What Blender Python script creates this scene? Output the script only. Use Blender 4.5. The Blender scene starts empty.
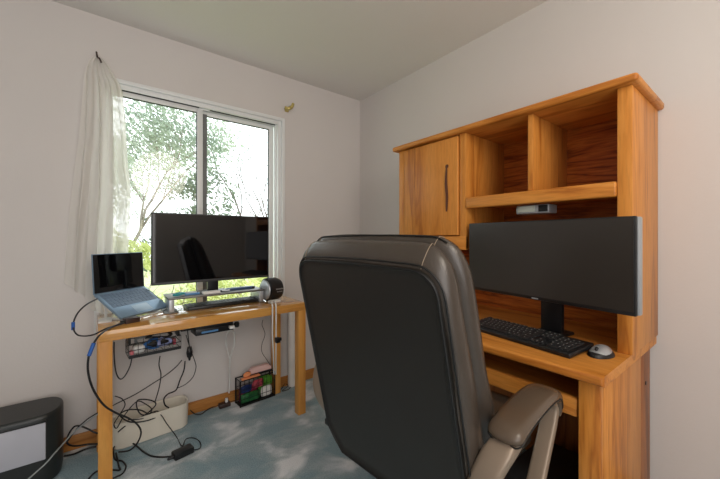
import bpy, bmesh, math, random
from mathutils import Vector, Matrix, Euler, noise
random.seed(7)
S = bpy.context.scene
COL = S.collection
PI = math.pi
R = math.radians

# ------------------------------------------------------------------ materials
def lin(c):
    out = []
    for v in c:
        v /= 255.0
        out.append(v/12.92 if v <= .04045 else ((v+.055)/1.055)**2.4)
    return (*out, 1)

def mat(name, rgb, rough=.5, metal=0, spec=.5, var=.06, nscale=8, bump=0, bscale=200, stretch=(1,1,1), trans=0, coat=0, sheen=0, alpha=None):
    m = bpy.data.materials.new(name); m.use_nodes = True
    nt = m.node_tree; b = nt.nodes['Principled BSDF']
    tc = nt.nodes.new('ShaderNodeTexCoord'); mp = nt.nodes.new('ShaderNodeMapping')
    mp.inputs['Scale'].default_value = stretch
    nt.links.new(tc.outputs['Object'], mp.inputs['Vector'])
    n = nt.nodes.new('ShaderNodeTexNoise'); n.inputs['Scale'].default_value = nscale; n.inputs['Detail'].default_value = 4
    nt.links.new(mp.outputs[0], n.inputs['Vector'])
    cr = nt.nodes.new('ShaderNodeValToRGB'); c = lin(rgb)
    cr.color_ramp.elements[0].position = .3; cr.color_ramp.elements[1].position = .7
    cr.color_ramp.elements[0].color = (*[max(0, v*(1-var)) for v in c[:3]], 1)
    cr.color_ramp.elements[1].color = (*[min(1, v*(1+var)) for v in c[:3]], 1)
    nt.links.new(n.outputs['Fac'], cr.inputs[0]); nt.links.new(cr.outputs[0], b.inputs['Base Color'])
    b.inputs['Roughness'].default_value = rough; b.inputs['Metallic'].default_value = metal
    b.inputs['Specular IOR Level'].default_value = spec
    b.inputs['Coat Weight'].default_value = coat; b.inputs['Sheen Weight'].default_value = sheen
    if bump:
        n2 = nt.nodes.new('ShaderNodeTexNoise'); n2.inputs['Scale'].default_value = bscale; n2.inputs['Detail'].default_value = 3
        nt.links.new(tc.outputs['Object'], n2.inputs['Vector'])
        bp = nt.nodes.new('ShaderNodeBump'); bp.inputs['Strength'].default_value = bump; bp.inputs['Distance'].default_value = .003
        nt.links.new(n2.outputs['Fac'], bp.inputs['Height']); nt.links.new(bp.outputs[0], b.inputs['Normal'])
    if alpha is not None: b.inputs['Alpha'].default_value = alpha
    return m

def emit(name, rgb, s):
    m = mat(name, rgb); b = m.node_tree.nodes['Principled BSDF']
    b.inputs['Emission Color'].default_value = lin(rgb); b.inputs['Emission Strength'].default_value = s
    return m

def wood(name, light, mid, dark, grain='z', rough=.38, fine=.28, rings=.7, spec=.3):
    m = bpy.data.materials.new(name); m.use_nodes = True
    nt = m.node_tree; N = nt.nodes.new; LK = nt.links.new; b = nt.nodes['Principled BSDF']
    tc = N('ShaderNodeTexCoord'); mp = N('ShaderNodeMapping')
    mp.inputs['Scale'].default_value = {'x': (.6, 7, 7), 'y': (7, .6, 7), 'z': (7, 7, .6)}[grain]
    LK(tc.outputs['Object'], mp.inputs['Vector'])
    n1 = N('ShaderNodeTexNoise'); n1.inputs['Scale'].default_value = 1.7; n1.inputs['Detail'].default_value = 5; n1.inputs['Distortion'].default_value = .8
    LK(mp.outputs[0], n1.inputs['Vector'])
    mul = N('ShaderNodeMath'); mul.operation = 'MULTIPLY'; mul.inputs[1].default_value = 9*rings
    LK(n1.outputs['Fac'], mul.inputs[0])
    fr = N('ShaderNodeMath'); fr.operation = 'PINGPONG'; fr.inputs[1].default_value = 1; LK(mul.outputs[0], fr.inputs[0])
    cr = N('ShaderNodeValToRGB'); e = cr.color_ramp.elements
    e[0].position = 0; e[0].color = lin(dark); e[1].position = 1; e[1].color = lin(light)
    k = e.new(.35); k.color = lin(mid)
    LK(fr.outputs[0], cr.inputs[0])
    n2 = N('ShaderNodeTexNoise'); n2.inputs['Scale'].default_value = 22; n2.inputs['Detail'].default_value = 3
    LK(mp.outputs[0], n2.inputs['Vector'])
    cr2 = N('ShaderNodeValToRGB'); cr2.color_ramp.elements[0].position = .35; cr2.color_ramp.elements[1].position = .55
    cr2.color_ramp.elements[0].color = (1-fine*.45, 1-fine*.5, 1-fine*.55, 1); cr2.color_ramp.elements[1].color = (1, 1, 1, 1)
    LK(n2.outputs['Fac'], cr2.inputs[0])
    mx = N('ShaderNodeMixRGB'); mx.blend_type = 'MULTIPLY'; mx.inputs[0].default_value = 1
    LK(cr.outputs[0], mx.inputs[1]); LK(cr2.outputs[0], mx.inputs[2]); LK(mx.outputs[0], b.inputs['Base Color'])
    b.inputs['Roughness'].default_value = rough; b.inputs['Specular IOR Level'].default_value = spec
    bp = N('ShaderNodeBump'); bp.inputs['Strength'].default_value = .15; bp.inputs['Distance'].default_value = .001
    LK(n2.outputs['Fac'], bp.inputs['Height']); LK(bp.outputs[0], b.inputs['Normal'])
    return m

OAK = ((212,142,66), (202,130,54), (172,102,38))
def oak(g): return wood('honey_oak_'+g, *OAK, grain=g)
M = {}
M['oak_z'] = oak('z'); M['oak_y'] = oak('y'); M['oak_x'] = oak('x')
M['oak_back'] = wood('oak_back_panel', (196,112,42), (176,92,28), (124,60,16), 'y', rough=.45, fine=.6, rings=1.2)
M['oak_strip'] = wood('oak_dark_strip', (170,104,50), (150,88,40), (110,62,28), 'z')
M['birch_x'] = wood('birch_x', (222,168,96), (214,158,84), (200,142,72), 'x', rough=.13, fine=.15, rings=.5, spec=.5)
M['birch_z'] = wood('birch_z', (218,162,88), (210,150,76), (196,136,66), 'z', rough=.35, fine=.15, rings=.5)
M['birch_x'].node_tree.nodes['Principled BSDF'].inputs['Coat Weight'].default_value = .8
M['birch_x'].node_tree.nodes['Principled BSDF'].inputs['Coat Roughness'].default_value = .07
M['base_x'] = wood('baseboard_wood_x', (186,128,66), (170,112,54), (140,88,40), 'x')
M['base_y'] = wood('baseboard_wood_y', (186,128,66), (170,112,54), (140,88,40), 'y')
M['wall'] = mat('wall_paint', (212,207,204), .75, var=.012, nscale=2, bump=.15, bscale=90, spec=.2)
M['ceiling'] = mat('ceiling_paint', (228,225,220), .85, var=.012, nscale=2, bump=.2, bscale=120, spec=.1)
M['vinyl'] = mat('white_vinyl', (226,228,228), .35, var=.01)
M['gasket'] = mat('dark_gasket', (44,46,48), .6)
M['greytrim'] = mat('grey_seal', (110,112,112), .6)
M['blk'] = mat('black_rubber', (20,20,22), .45)
M['gry'] = mat('grey_rubber', (140,146,146), .45)
M['wht'] = mat('white_rubber', (225,225,222), .4)
M['bluetag'] = mat('blue_tag', (30,90,170), .4)
M['plastic'] = mat('black_plastic', (22,23,25), .38)
M['plastic_soft'] = mat('dark_grey_plastic', (44,46,48), .5)
M['gloss'] = mat('glossy_black_screen', (10,10,12), .04, var=.02, spec=.6)
M['satin'] = mat('satin_black_screen', (50,45,41), .3, var=.02, spec=.55)
M['silver'] = mat('silver_plastic', (176,180,184), .35, metal=.5)
M['brushed'] = mat('brushed_metal', (112,110,106), .45, metal=.6, stretch=(1,30,30))
M['laptop'] = mat('blue_silver_laptop', (126,150,172), .35, metal=.35)
M['lapkey'] = mat('blue_grey_key', (92,112,134), .5)
M['leather'] = mat('dark_brown_leather', (64,56,49), .27, var=.18, nscale=5, bump=.22, bscale=240, spec=.6)
M['shell'] = mat('black_leather_shell', (34,31,27), .42, var=.08, nscale=3, bump=.12, bscale=300, spec=.4)
M['pad'] = mat('taupe_leather', (88,74,61), .27, var=.08, nscale=6, bump=.12, bscale=260)
M['armframe'] = mat('bronze_taupe_plastic', (140,124,108), .34, var=.04, metal=.25)
M['stitch'] = mat('dark_piping', (12,12,12), .5)
M['thread'] = mat('tan_thread', (150,132,112), .6)
M['brass'] = mat('aged_brass', (186,168,104), .4, metal=.6)
M['brown'] = mat('brown_plastic', (60,42,36), .4)
M['boxwhite'] = mat('cream_plastic', (222,216,202), .45, var=.02)
M['panelgrey'] = mat('pale_grey_panel', (182,184,194), .6, var=.02)
M['console'] = mat('charcoal_plastic', (34,38,38), .4, var=.1)
M['wire'] = mat('black_wire', (16,16,16), .4, metal=.3)
M['blueplastic'] = mat('blue_cable', (48,104,168), .4)
M['lilac'] = mat('lilac_cable', (150,160,205), .45)
M['pink'] = mat('pink_plastic', (220,120,130), .45)
M['coral'] = mat('coral_cloth', (236,150,100), .7)
M['rose'] = mat('rose_cloth', (226,190,186), .85, bump=.2, bscale=60)
M['green'] = mat('green_foil', (38,104,56), .35, var=.5, nscale=26)
M['lime'] = mat('lime_foil', (84,150,46), .35, var=.45, nscale=20)
M['magenta'] = mat('magenta_foil', (170,50,86), .4, var=.3, nscale=22)
M['red'] = mat('red_foil', (176,70,84), .35, var=.7, nscale=34)
M['navy'] = mat('navy_foil', (26,46,96), .35, var=.25, nscale=20)
M['paper'] = mat('white_paper', (226,224,220), .7)
M['lens'] = mat('frosted_lens', (196,202,190), .3)
M['skyblue'] = mat('sky_blue_plastic', (90,140,190), .4)
M['teal'] = mat('teal_plastic', (50,150,160), .4)
M['bark'] = mat('bark', (140,130,120), .9, var=.3, nscale=12, bump=.5, bscale=40)
M['twig'] = mat('grey_twig', (104,96,92), .9, var=.2)
M['lawn'] = mat('lawn_green', (176,184,132), .95, var=.3, nscale=3)
def keymat():
    return mat('black_key', (30,31,33), .45)
M['key'] = keymat()
M['legend'] = mat('white_legend', (170,170,168), .5)

def leafmat(name, a, b_):
    m = bpy.data.materials.new(name); m.use_nodes = True
    nt = m.node_tree; b = nt.nodes['Principled BSDF']; N = nt.nodes.new; LK = nt.links.new
    tc = N('ShaderNodeTexCoord'); n = N('ShaderNodeTexNoise'); n.inputs['Scale'].default_value = 2.2; n.inputs['Detail'].default_value = 6
    LK(tc.outputs['Object'], n.inputs['Vector'])
    cr = N('ShaderNodeValToRGB'); cr.color_ramp.elements[0].position = .35; cr.color_ramp.elements[1].position = .65
    cr.color_ramp.elements[0].color = lin(a); cr.color_ramp.elements[1].color = lin(b_)
    LK(n.outputs['Fac'], cr.inputs[0]); LK(cr.outputs[0], b.inputs['Base Color'])
    b.inputs['Roughness'].default_value = .5
    tr = N('ShaderNodeBsdfTranslucent'); LK(cr.outputs[0], tr.inputs['Color'])
    mx = N('ShaderNodeMixShader'); mx.inputs[0].default_value = .4
    LK(b.outputs[0], mx.inputs[1]); LK(tr.outputs[0], mx.inputs[2]); LK(mx.outputs[0], nt.nodes['Material Output'].inputs[0])
    return m
M['leaf_a'] = leafmat('grey_green_leaves', (132,150,134), (180,190,168))
M['leaf_b'] = leafmat('yellow_green_leaves', (186,196,118), (222,224,160))
M['leaf_c'] = leafmat('dark_green_leaves', (100,116,100), (136,148,126))

def carpet():
    m = bpy.data.materials.new('blue_grey_carpet'); m.use_nodes = True
    nt = m.node_tree; b = nt.nodes['Principled BSDF']; N = nt.nodes.new; LK = nt.links.new
    tc = N('ShaderNodeTexCoord')
    n = N('ShaderNodeTexNoise'); n.inputs['Scale'].default_value = 3.6; n.inputs['Detail'].default_value = 3; n.inputs['Distortion'].default_value = .45
    mp = N('ShaderNodeMapping'); mp.inputs['Rotation'].default_value = (0, 0, .7); mp.inputs['Scale'].default_value = (1, 1.35, 1)
    LK(tc.outputs['Object'], mp.inputs[0]); LK(mp.outputs[0], n.inputs['Vector'])
    cr = N('ShaderNodeValToRGB'); e = cr.color_ramp.elements
    e[0].position = .40; e[0].color = lin((142,166,176)); e[1].position = .66; e[1].color = lin((232,236,240))
    k = e.new(.53); k.color = lin((166,182,188))
    LK(n.outputs['Fac'], cr.inputs[0])
    n2 = N('ShaderNodeTexNoise'); n2.inputs['Scale'].default_value = 160; n2.inputs['Detail'].default_value = 2
    LK(tc.outputs['Object'], n2.inputs['Vector'])
    mx = N('ShaderNodeMixRGB'); mx.blend_type = 'OVERLAY'; mx.inputs[0].default_value = .45
    LK(cr.outputs[0], mx.inputs[1]); LK(n2.outputs['Fac'], mx.inputs[2]); LK(mx.outputs[0], b.inputs['Base Color'])
    b.inputs['Roughness'].default_value = .95; b.inputs['Specular IOR Level'].default_value = .1
    bp = N('ShaderNodeBump'); bp.inputs['Strength'].default_value = .6; bp.inputs['Distance'].default_value = .006
    LK(n2.outputs['Fac'], bp.inputs['Height']); LK(bp.outputs[0], b.inputs['Normal'])
    return m
M['carpet'] = carpet()

def glass():
    m = bpy.data.materials.new('window_glass'); m.use_nodes = True
    nt = m.node_tree; N = nt.nodes.new; LK = nt.links.new; nt.nodes.remove(nt.nodes['Principled BSDF'])
    t = N('ShaderNodeBsdfTransparent'); t.inputs[0].default_value = (.95, .97, .96, 1)
    g = N('ShaderNodeBsdfGlossy'); g.inputs['Roughness'].default_value = .02
    mx = N('ShaderNodeMixShader'); mx.inputs[0].default_value = .03
    LK(t.outputs[0], mx.inputs[1]); LK(g.outputs[0], mx.inputs[2]); LK(mx.outputs[0], nt.nodes['Material Output'].inputs[0])
    return m
M['glass'] = glass()

def sheer():
    m = bpy.data.materials.new('sheer_fabric'); m.use_nodes = True
    nt = m.node_tree; N = nt.nodes.new; LK = nt.links.new; nt.nodes.remove(nt.nodes['Principled BSDF'])
    t = N('ShaderNodeBsdfTransparent'); d = N('ShaderNodeBsdfDiffuse'); tr = N('ShaderNodeBsdfTranslucent')
    d.inputs[0].default_value = lin((240,237,232)); tr.inputs[0].default_value = lin((240,237,232))
    a = N('ShaderNodeMixShader'); a.inputs[0].default_value = .35; LK(d.outputs[0], a.inputs[1]); LK(tr.outputs[0], a.inputs[2])
    tc = N('ShaderNodeTexCoord'); n = N('ShaderNodeTexNoise'); n.inputs['Scale'].default_value = 9
    mp = N('ShaderNodeMapping'); mp.inputs['Scale'].default_value = (3, 1, .3); LK(tc.outputs['Object'], mp.inputs[0]); LK(mp.outputs[0], n.inputs['Vector'])
    mr = N('ShaderNodeMapRange'); mr.inputs[3].default_value = .72; mr.inputs[4].default_value = .92; LK(n.outputs['Fac'], mr.inputs[0])
    mx = N('ShaderNodeMixShader'); LK(mr.outputs[0], mx.inputs[0]); LK(t.outputs[0], mx.inputs[1]); LK(a.outputs[0], mx.inputs[2])
    LK(mx.outputs[0], nt.nodes['Material Output'].inputs[0])
    return m
M['sheer'] = sheer()

# ------------------------------------------------------------------ mesh helpers
def smooth_on(bm, ang=35):
    for f in bm.faces: f.smooth = True
    for e in bm.edges:
        if len(e.link_faces) == 2 and e.calc_face_angle(0) > R(ang): e.smooth = False

def obj(name, bm, material, parent=None, loc=None, smooth=True, ang=35):
    """link one bmesh as one object; vertices are given in the parent's space (or the world's when there is none)"""
    bmesh.ops.recalc_face_normals(bm, faces=bm.faces)
    if smooth: smooth_on(bm, ang)
    o_ = Vector(loc) if loc is not None else None
    if o_ is None and parent is None:
        xs = [v.co for v in bm.verts]; mn = Vector([min(c[i] for c in xs) for i in range(3)]); mx = Vector([max(c[i] for c in xs) for i in range(3)])
        o_ = Vector(((mn.x+mx.x)/2, (mn.y+mx.y)/2, mn.z))
    if o_ is None: o_ = Vector((0, 0, 0))
    if o_.length: bmesh.ops.translate(bm, verts=bm.verts, vec=-o_)
    me = bpy.data.meshes.new(name); bm.to_mesh(me); bm.free()
    for mm in (material if isinstance(material, (list, tuple)) else [material]): me.materials.append(mm)
    o = bpy.data.objects.new(name, me); COL.objects.link(o); o.location = o_
    if parent: o.parent = parent
    return o

def thing(name, label, cat, loc=(0,0,0), rotz=0, group=None):
    o = bpy.data.objects.new(name, None); COL.objects.link(o); o.empty_display_size = .05
    o.location = loc; o.rotation_euler = (0, 0, rotz); o['label'] = label; o['category'] = cat
    if group: o['group'] = group
    return o
def tag(o, label, cat, group=None):
    o['label'] = label; o['category'] = cat
    if group: o['group'] = group
    return o
def struct(o): o['kind'] = 'structure'; return o

def box(bm, lo, hi, bev=0, seg=2, mi=0, rot=None, piv=None, only=None):
    lo = Vector(lo); hi = Vector(hi); c = (lo+hi)/2; s = hi-lo
    r = bmesh.ops.create_cube(bm, size=1)
    vs = r['verts']
    for v in vs: v.co = Vector((v.co.x*s.x, v.co.y*s.y, v.co.z*s.z))+c
    fs = set(f for v in vs for f in v.link_faces)
    if bev:
        es = list(set(e for v in vs for e in v.link_edges))
        if only: es = [e for e in es if only(e)]
        rr = bmesh.ops.bevel(bm, geom=es, offset=bev, segments=seg, affect='EDGES', profile=.5)
        vs = list(set(v for f in rr['faces'] for v in f.verts) | set(v for v in vs if v.is_valid))
        fs = set(f for v in vs for f in v.link_faces)
    for f in fs: f.material_index = mi
    if rot is not None:
        bmesh.ops.rotate(bm, verts=vs, cent=Vector(piv) if piv is not None else c, matrix=rot.to_matrix() if isinstance(rot, Euler) else rot)
    return vs

def B(lo, hi, bev=0, seg=2, **k):
    bm = bmesh.new(); box(bm, lo, hi, bev, seg, **k); return bm

def spline(pts, n=6, closed=False):
    P = [Vector(p) for p in pts]; out = []; L = len(P)
    rng = range(L if closed else L-1)
    for i in rng:
        if closed: a, b, c, d = P[(i-1) % L], P[i], P[(i+1) % L], P[(i+2) % L]
        else: a, b, c, d = P[max(i-1, 0)], P[i], P[i+1], P[min(i+2, L-1)]
        for k in range(n):
            t = k/n
            out.append(.5*((2*b)+(-a+c)*t+(2*a-5*b+4*c-d)*t*t+(-a+3*b-3*c+d)*t**3))
    if not closed: out.append(P[-1])
    return out

def tube(bm, pts, r, sides=8, closed=False, mi=0, caps=True):
    P = [Vector(p) for p in pts]; L = len(P); rings = []
    up = None
    for i in range(L):
        a = P[(i-1) % L] if (closed or i > 0) else P[i]; b = P[(i+1) % L] if (closed or i < L-1) else P[i]
        t = (b-a)
        if t.length < 1e-7: t = Vector((0, 0, 1))
        t.normalize()
        if up is None: up = t.orthogonal().normalized()
        up = (up-t*up.dot(t))
        if up.length < 1e-5: up = t.orthogonal()
        up.normalize(); sd = t.cross(up)
        rr = r[i] if isinstance(r, (list, tuple)) else r
        rings.append([bm.verts.new(P[i]+rr*(math.cos(2*PI*k/sides)*up+math.sin(2*PI*k/sides)*sd)) for k in range(sides)])
    for i in range(L if closed else L-1):
        A, Bq = rings[i], rings[(i+1) % L]
        for k in range(sides):
            f = bm.faces.new((A[k], A[(k+1) % sides], Bq[(k+1) % sides], Bq[k])); f.material_index = mi
    if not closed and caps:
        f = bm.faces.new(rings[0]); f.material_index = mi; f = bm.faces.new(rings[-1][::-1]); f.material_index = mi

def sweep(bm, pts, w, h, side=(0,1,0), n=16, p=.5, closed=False):
    """superelliptic section, w along side, h across; w and h may be lists"""
    P = [Vector(q) for q in pts]; L = len(P); rings = []; sd = Vector(side).normalized()
    for i in range(L):
        a = P[(i-1) % L] if (closed or i > 0) else P[i]; b = P[(i+1) % L] if (closed or i < L-1) else P[i]
        t = (b-a).normalized(); nn = t.cross(sd).normalized()
        ww = w[i] if isinstance(w, (list, tuple)) else w; hh = h[i] if isinstance(h, (list, tuple)) else h
        ring = []
        for k in range(n):
            c, s = math.cos(2*PI*k/n), math.sin(2*PI*k/n)
            ring.append(bm.verts.new(P[i]+sd*ww/2*math.copysign(abs(c)**p, c)+nn*hh/2*math.copysign(abs(s)**p, s)))
        rings.append(ring)
    for i in range(L if closed else L-1):
        A, Bq = rings[i], rings[(i+1) % L]
        for k in range(n): bm.faces.new((A[k], A[(k+1) % n], Bq[(k+1) % n], Bq[k]))
    if not closed: bm.faces.new(rings[0]); bm.faces.new(rings[-1][::-1])

def cyl(bm, a, b, r, sides=20, r2=None, mi=0):
    tube(bm, [a, b], [r, r if r2 is None else r2], sides, mi=mi)

def lathe(bm, prof, center=(0,0,0), sides=32, axis='z', mi=0):
    c = Vector(center); rings = []
    for r, z in prof:
        ring = []
        for k in range(sides):
            a = 2*PI*k/sides; x, y = r*math.cos(a), r*math.sin(a)
            v = {'z': Vector((x, y, z)), 'x': Vector((z, x, y)), 'y': Vector((x, z, y))}[axis]
            ring.append(bm.verts.new(c+v))
        rings.append(ring)
    for i in range(len(rings)-1):
        for k in range(sides):
            f = bm.faces.new((rings[i][k], rings[i][(k+1) % sides], rings[i+1][(k+1) % sides], rings[i+1][k])); f.material_index = mi
    f = bm.faces.new(rings[0]); f.material_index = mi; f = bm.faces.new(rings[-1]); f.material_index = mi

def blob(bm, c, s, sub=3, amp=0, seed=0, mi=0):
    r = bmesh.ops.create_icosphere(bm, subdivisions=sub, radius=1)
    for v in r['verts']:
        d = 1+amp*noise.noise(v.co*1.8+Vector((seed, seed*2, 0)))
        v.co = Vector((v.co.x*s[0]*d, v.co.y*s[1]*d, v.co.z*s[2]*d))+Vector(c)
        for f in v.link_faces: f.material_index = mi
    return r['verts']

def copyobj(o, parent):
    c = o.copy(); COL.objects.link(c); c.parent = parent; return c

# ------------------------------------------------------------------ the room
XW, YN, H = -3.3, -3.7, 2.44
T = .12
WX0, WX1, WZ0, WZ1 = -1.905, -.775, .64, 2.085
bm = bmesh.new()
box(bm, (XW-T, 0, 0), (WX0, T, H)); box(bm, (WX1, 0, 0), (T, T, H))
box(bm, (WX0, 0, 0), (WX1, T, WZ0)); box(bm, (WX0, 0, WZ1), (WX1, T, H))
struct(obj('wall_back', bm, M['wall'], smooth=False))
struct(obj('wall_right', B((0, YN-T, 0), (T, 0, H)), M['wall'], smooth=False))
struct(obj('wall_left', B((XW-T, YN, 0), (XW, 0, H)), M['wall'], smooth=False))
struct(obj('wall_front', B((XW-T, YN-T, 0), (0, YN, H)), M['wall'], smooth=False))
struct(obj('floor', B((XW, YN, -.05), (0, 0, 0)), M['carpet'], smooth=False, loc=(0, 0, 0)))
struct(obj('ceiling', B((XW-T, YN-T, H), (T, T, H+.08)), M['ceiling'], smooth=False))
up = lambda e: all(v.co.z > .05 for v in e.verts)
struct(obj('baseboard_back', B((XW, -.012, 0), (0, 0, .078), .004, only=up), M['base_x'], loc=(0, 0, 0)))
struct(obj('baseboard_right', B((-.012, YN, 0), (0, -.012, .078), .004, only=up), M['base_y'], loc=(0, 0, 0)))

# window: casing, outer frame, two sliding sashes with panes
win = bpy.data.objects.new('window_1', None); COL.objects.link(win); win.location = (-1.34, 0, WZ0); win['kind'] = 'structure'
def wpart(name, bm, m, par=None):
    o = obj(name, bm, m, loc=(0, 0, 0)); 
    if par is None: o.parent = win; o.location = -win.location
    else: o.parent = par
    return o
def ring(bm, x0, x1, z0, z1, w, y0, y1, bev=.003, wt=None):
    wt = wt or w
    box(bm, (x0, y0, z0), (x0+w, y1, z1), bev); box(bm, (x1-w, y0, z0), (x1, y1, z1), bev)
    box(bm, (x0+w, y0, z1-wt), (x1-w, y1, z1), bev); box(bm, (x0+w, y0, z0), (x1-w, y1, z0+wt), bev)
bm = bmesh.new(); ring(bm, -1.922, -.757, WZ0-.02, 2.104, .024, -.012, .02)
wpart('window_casing', bm, M['vinyl'])
bm = bmesh.new(); ring(bm, WX0, WX1, WZ0, WZ1, .034, .004, .10)
box(bm, (WX0+.03, .03, WZ1-.042), (WX1-.03, .036, WZ1-.030)); box(bm, (WX1-.048, .03, WZ0+.03), (WX1-.032, .05, WZ1-.03), .003)
wpart('window_frame', bm, M['vinyl'])
bm = bmesh.new(); box(bm, (WX0+.034, .012, WZ1-.0385), (-1.37, .02, WZ1-.0335)); box(bm, (-1.30, .02, WZ1-.040), (WX1-.05, .026, WZ1-.034))
wpart('track_groove', bm, M['gasket'])
def sash(x0, x1, y0, name, m):
    bm = bmesh.new(); ring(bm, x0, x1, WZ0+.034, WZ1-.036, .036, y0, y0+.03, wt=.030)
    s = wpart(name, bm, m)
    bm = bmesh.new(); ring(bm, x0+.034, x1-.034, WZ0+.062, WZ1-.064, .005, y0+.006, y0+.024, 0)
    wpart('gasket', bm, M['gasket'], s)
    bm = B((x0+.034, y0+.013, WZ0+.062), (x1-.034, y0+.017, WZ1-.064)); wpart('pane', bm, M['glass'], s)
    return s
s1 = sash(WX0+.030, -1.345, .022, 'sash', M['vinyl'])
s2 = sash(-1.352, WX1-.048, .058, 'sash', M['vinyl'])
bm = B((-1.352, .053, WZ0+.06), (-1.312, .0575, WZ1-.06)); wpart('weather_strip', bm, M['greytrim'])  # grey strip along the left stile of the right sash
bm = B((WX0, -.03, WZ0-.03), (WX1, .004, WZ0-.005), .004); wpart('window_sill', bm, M['vinyl'])

# ------------------------------------------------------------------ outside
struct(obj('ground', B((-14, .6, -.9), (16, 30, -.8)), M['lawn'], loc=(0, 0, -.8)))

def leaves(bm, blobs, n, size, rnd):
    for _ in range(n):
        c, r = rnd.choice(blobs)
        while True:
            d = Vector((rnd.uniform(-1, 1), rnd.uniform(-1, 1), rnd.uniform(-1, 1)))
            if d.length <= 1: break
        p = Vector(c)+Vector((d.x*r, d.y*r, d.z*r*.8))
        a = Vector((rnd.gauss(0, 1), rnd.gauss(0, 1), rnd.gauss(0, 1))).normalized(); b = a.orthogonal().normalized()
        q = a.cross(b); s = size*rnd.uniform(.6, 1.3)
        # a leaf: six-sided blade folded at the midrib
        t = q*s; w = b*s*.38; k = a*s*.12
        v = [bm.verts.new(p+x) for x in (-t, -t*.3+w+k, t*.35+w*.8+k, t, t*.35-w*.8+k, -t*.3-w+k)]
        m_ = [bm.verts.new(p-t*.3), bm.verts.new(p+t*.35)]
        bm.faces.new((v[0], m_[0], v[1])); bm.faces.new((v[0], v[5], m_[0])); bm.faces.new((m_[0], m_[1], v[2], v[1])); bm.faces.new((m_[0], v[5], v[4], m_[1]))
        bm.faces.new((m_[1], v[3], v[2])); bm.faces.new((m_[1], v[4], v[3]))

def branches(bm, p, d, L, r, depth, rnd, tips, spread=.55, up=.1):
    pts = [Vector(p)]; n = 4; dd = Vector(d).normalized(); rad = [r]
    for i in range(n):
        dd = (dd+Vector((rnd.gauss(0, .12), rnd.gauss(0, .12), rnd.gauss(0, .08)+up*.3))).normalized()
        pts.append(pts[-1]+dd*L/n); rad.append(r*(1-.45*(i+1)/n))
    tube(bm, pts, rad, 5)
    if depth == 0: tips.append(pts[-1]); tips.append(pts[2]); return
    for i in range(rnd.choice((2, 3, 3))):
        q = pts[rnd.choice((2, 3, 4))]
        ax = Vector((rnd.gauss(0, 1), rnd.gauss(0, 1), rnd.gauss(0, .7))).normalized()
        nd = (dd+ax*spread*rnd.uniform(.8, 1.6)).normalized()
        branches(bm, q, nd, L*rnd.uniform(.6, .8), r*.55, depth-1, rnd, tips, spread, up)

def tree(label, x, y, h, seed, leafm, nleaf, size, rb, depth=4, trunk=None, barkm='bark', lean=(0,0), group=None, r0=.06):
    rnd = random.Random(seed)
    t = thing('tree', label, 'tree', (x, y, -.8), 0, group)
    bm = bmesh.new(); tips = []
    branches(bm, (0, 0, 0), (lean[0], lean[1], 1), h*.42, r0, depth, rnd, tips)
    obj('trunk', bm, M[barkm], t)
    if nleaf:
        bm = bmesh.new(); leaves(bm, [(p, rb*rnd.uniform(.7, 1.3)) for p in tips], nleaf, size, rnd)
        obj('foliage', bm, M[leafm], t, smooth=False)
    return t
tree('leafy grey-green tree filling the upper left window pane', -1.40, 3.9, 4.25, 5, 'leaf_a', 16000, .032, .42, lean=(.05, 0))
tree('dark sparse evergreen at the middle of the window beyond the mullion', .0, 5.2, 3.2, 11, 'leaf_c', 2600, .045, .22)
tree('bare grey twiggy tree seen through the right window pane', .75, 6.2, 4.6, 23, None, 0, 0, 0, depth=5, barkm='twig', lean=(-.05, 0), r0=.06)
tree('bare leaning sapling at the right edge of the window', 2.5, 8.2, 5.0, 31, 'leaf_c', 500, .04, .25, depth=5, barkm='twig', lean=(-.15, 0), r0=.055)
def shrub(label, x, y, w, h, seed, leafm, n, size):
    rnd = random.Random(seed); t = thing('shrub', label, 'shrub', (x, y, -.8)); bm = bmesh.new(); tips = []
    for k in range(6): branches(bm, (rnd.uniform(-.15, .15), rnd.uniform(-.1, .1), 0), (rnd.uniform(-.6, .6), rnd.uniform(-.4, .4), 1), h*.4, .014, 2, rnd, tips)
    obj('stem', bm, M['bark'], t)
    bm = bmesh.new(); leaves(bm, [(Vector((rnd.uniform(-w, w), rnd.uniform(-.35, .35), rnd.uniform(.15*h, h-.2))), .24) for k in range(26)], n, size, rnd)
    obj('foliage', bm, M[leafm], t, smooth=False)
shrub('bright yellow-green shrub outside the left pane beside the sheer curtain', -1.8, 2.1, .34, 2.2, 3, 'leaf_b', 3600, .036)
shrub('low yellow-green shrub outside behind the wide monitor', -.45, 2.9, .55, 1.55, 4, 'leaf_b', 4200, .036)
shrub('low green shrub outside at the foot of the right pane', 1.1, 3.9, .55, 1.5, 8, 'leaf_b', 3800, .045)

# ------------------------------------------------------------------ curtain
cur = thing('sheer_curtain', 'white sheer curtain bunched on a hook left of the window', 'curtain', (-1.905, -.05, .7))
bm = bmesh.new()
prof = [  # z, left x, right x
 (2.185,-1.925,-1.885),(2.15,-1.945,-1.855),(2.10,-1.958,-1.830),(2.04,-1.965,-1.800),(1.9,-1.972,-1.785),(1.73,-1.982,-1.775),(1.6,-1.995,-1.768),(1.44,-2.010,-1.752),
 (1.3,-2.024,-1.756),(1.16,-2.036,-1.760),(1.05,-2.044,-1.762),(.95,-2.05,-1.765),(.90,-2.052,-1.768),(.86,-2.052,-1.768),(.82,-2.052,-1.77),(.77,-2.052,-1.77),(.72,-2.052,-1.77)]
NU = 120; grid = []
def curbottom(u):   # the ragged hem: higher at the left
    x = u
    if x < .16: return .93-.25*x
    if x < .36: return .885-.3*(x-.16)
    if x < .42: return .825-1.2*(x-.36)
    return .755-.05*(x-.42)
rows = spline([Vector(p) for p in prof], 5)
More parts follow.
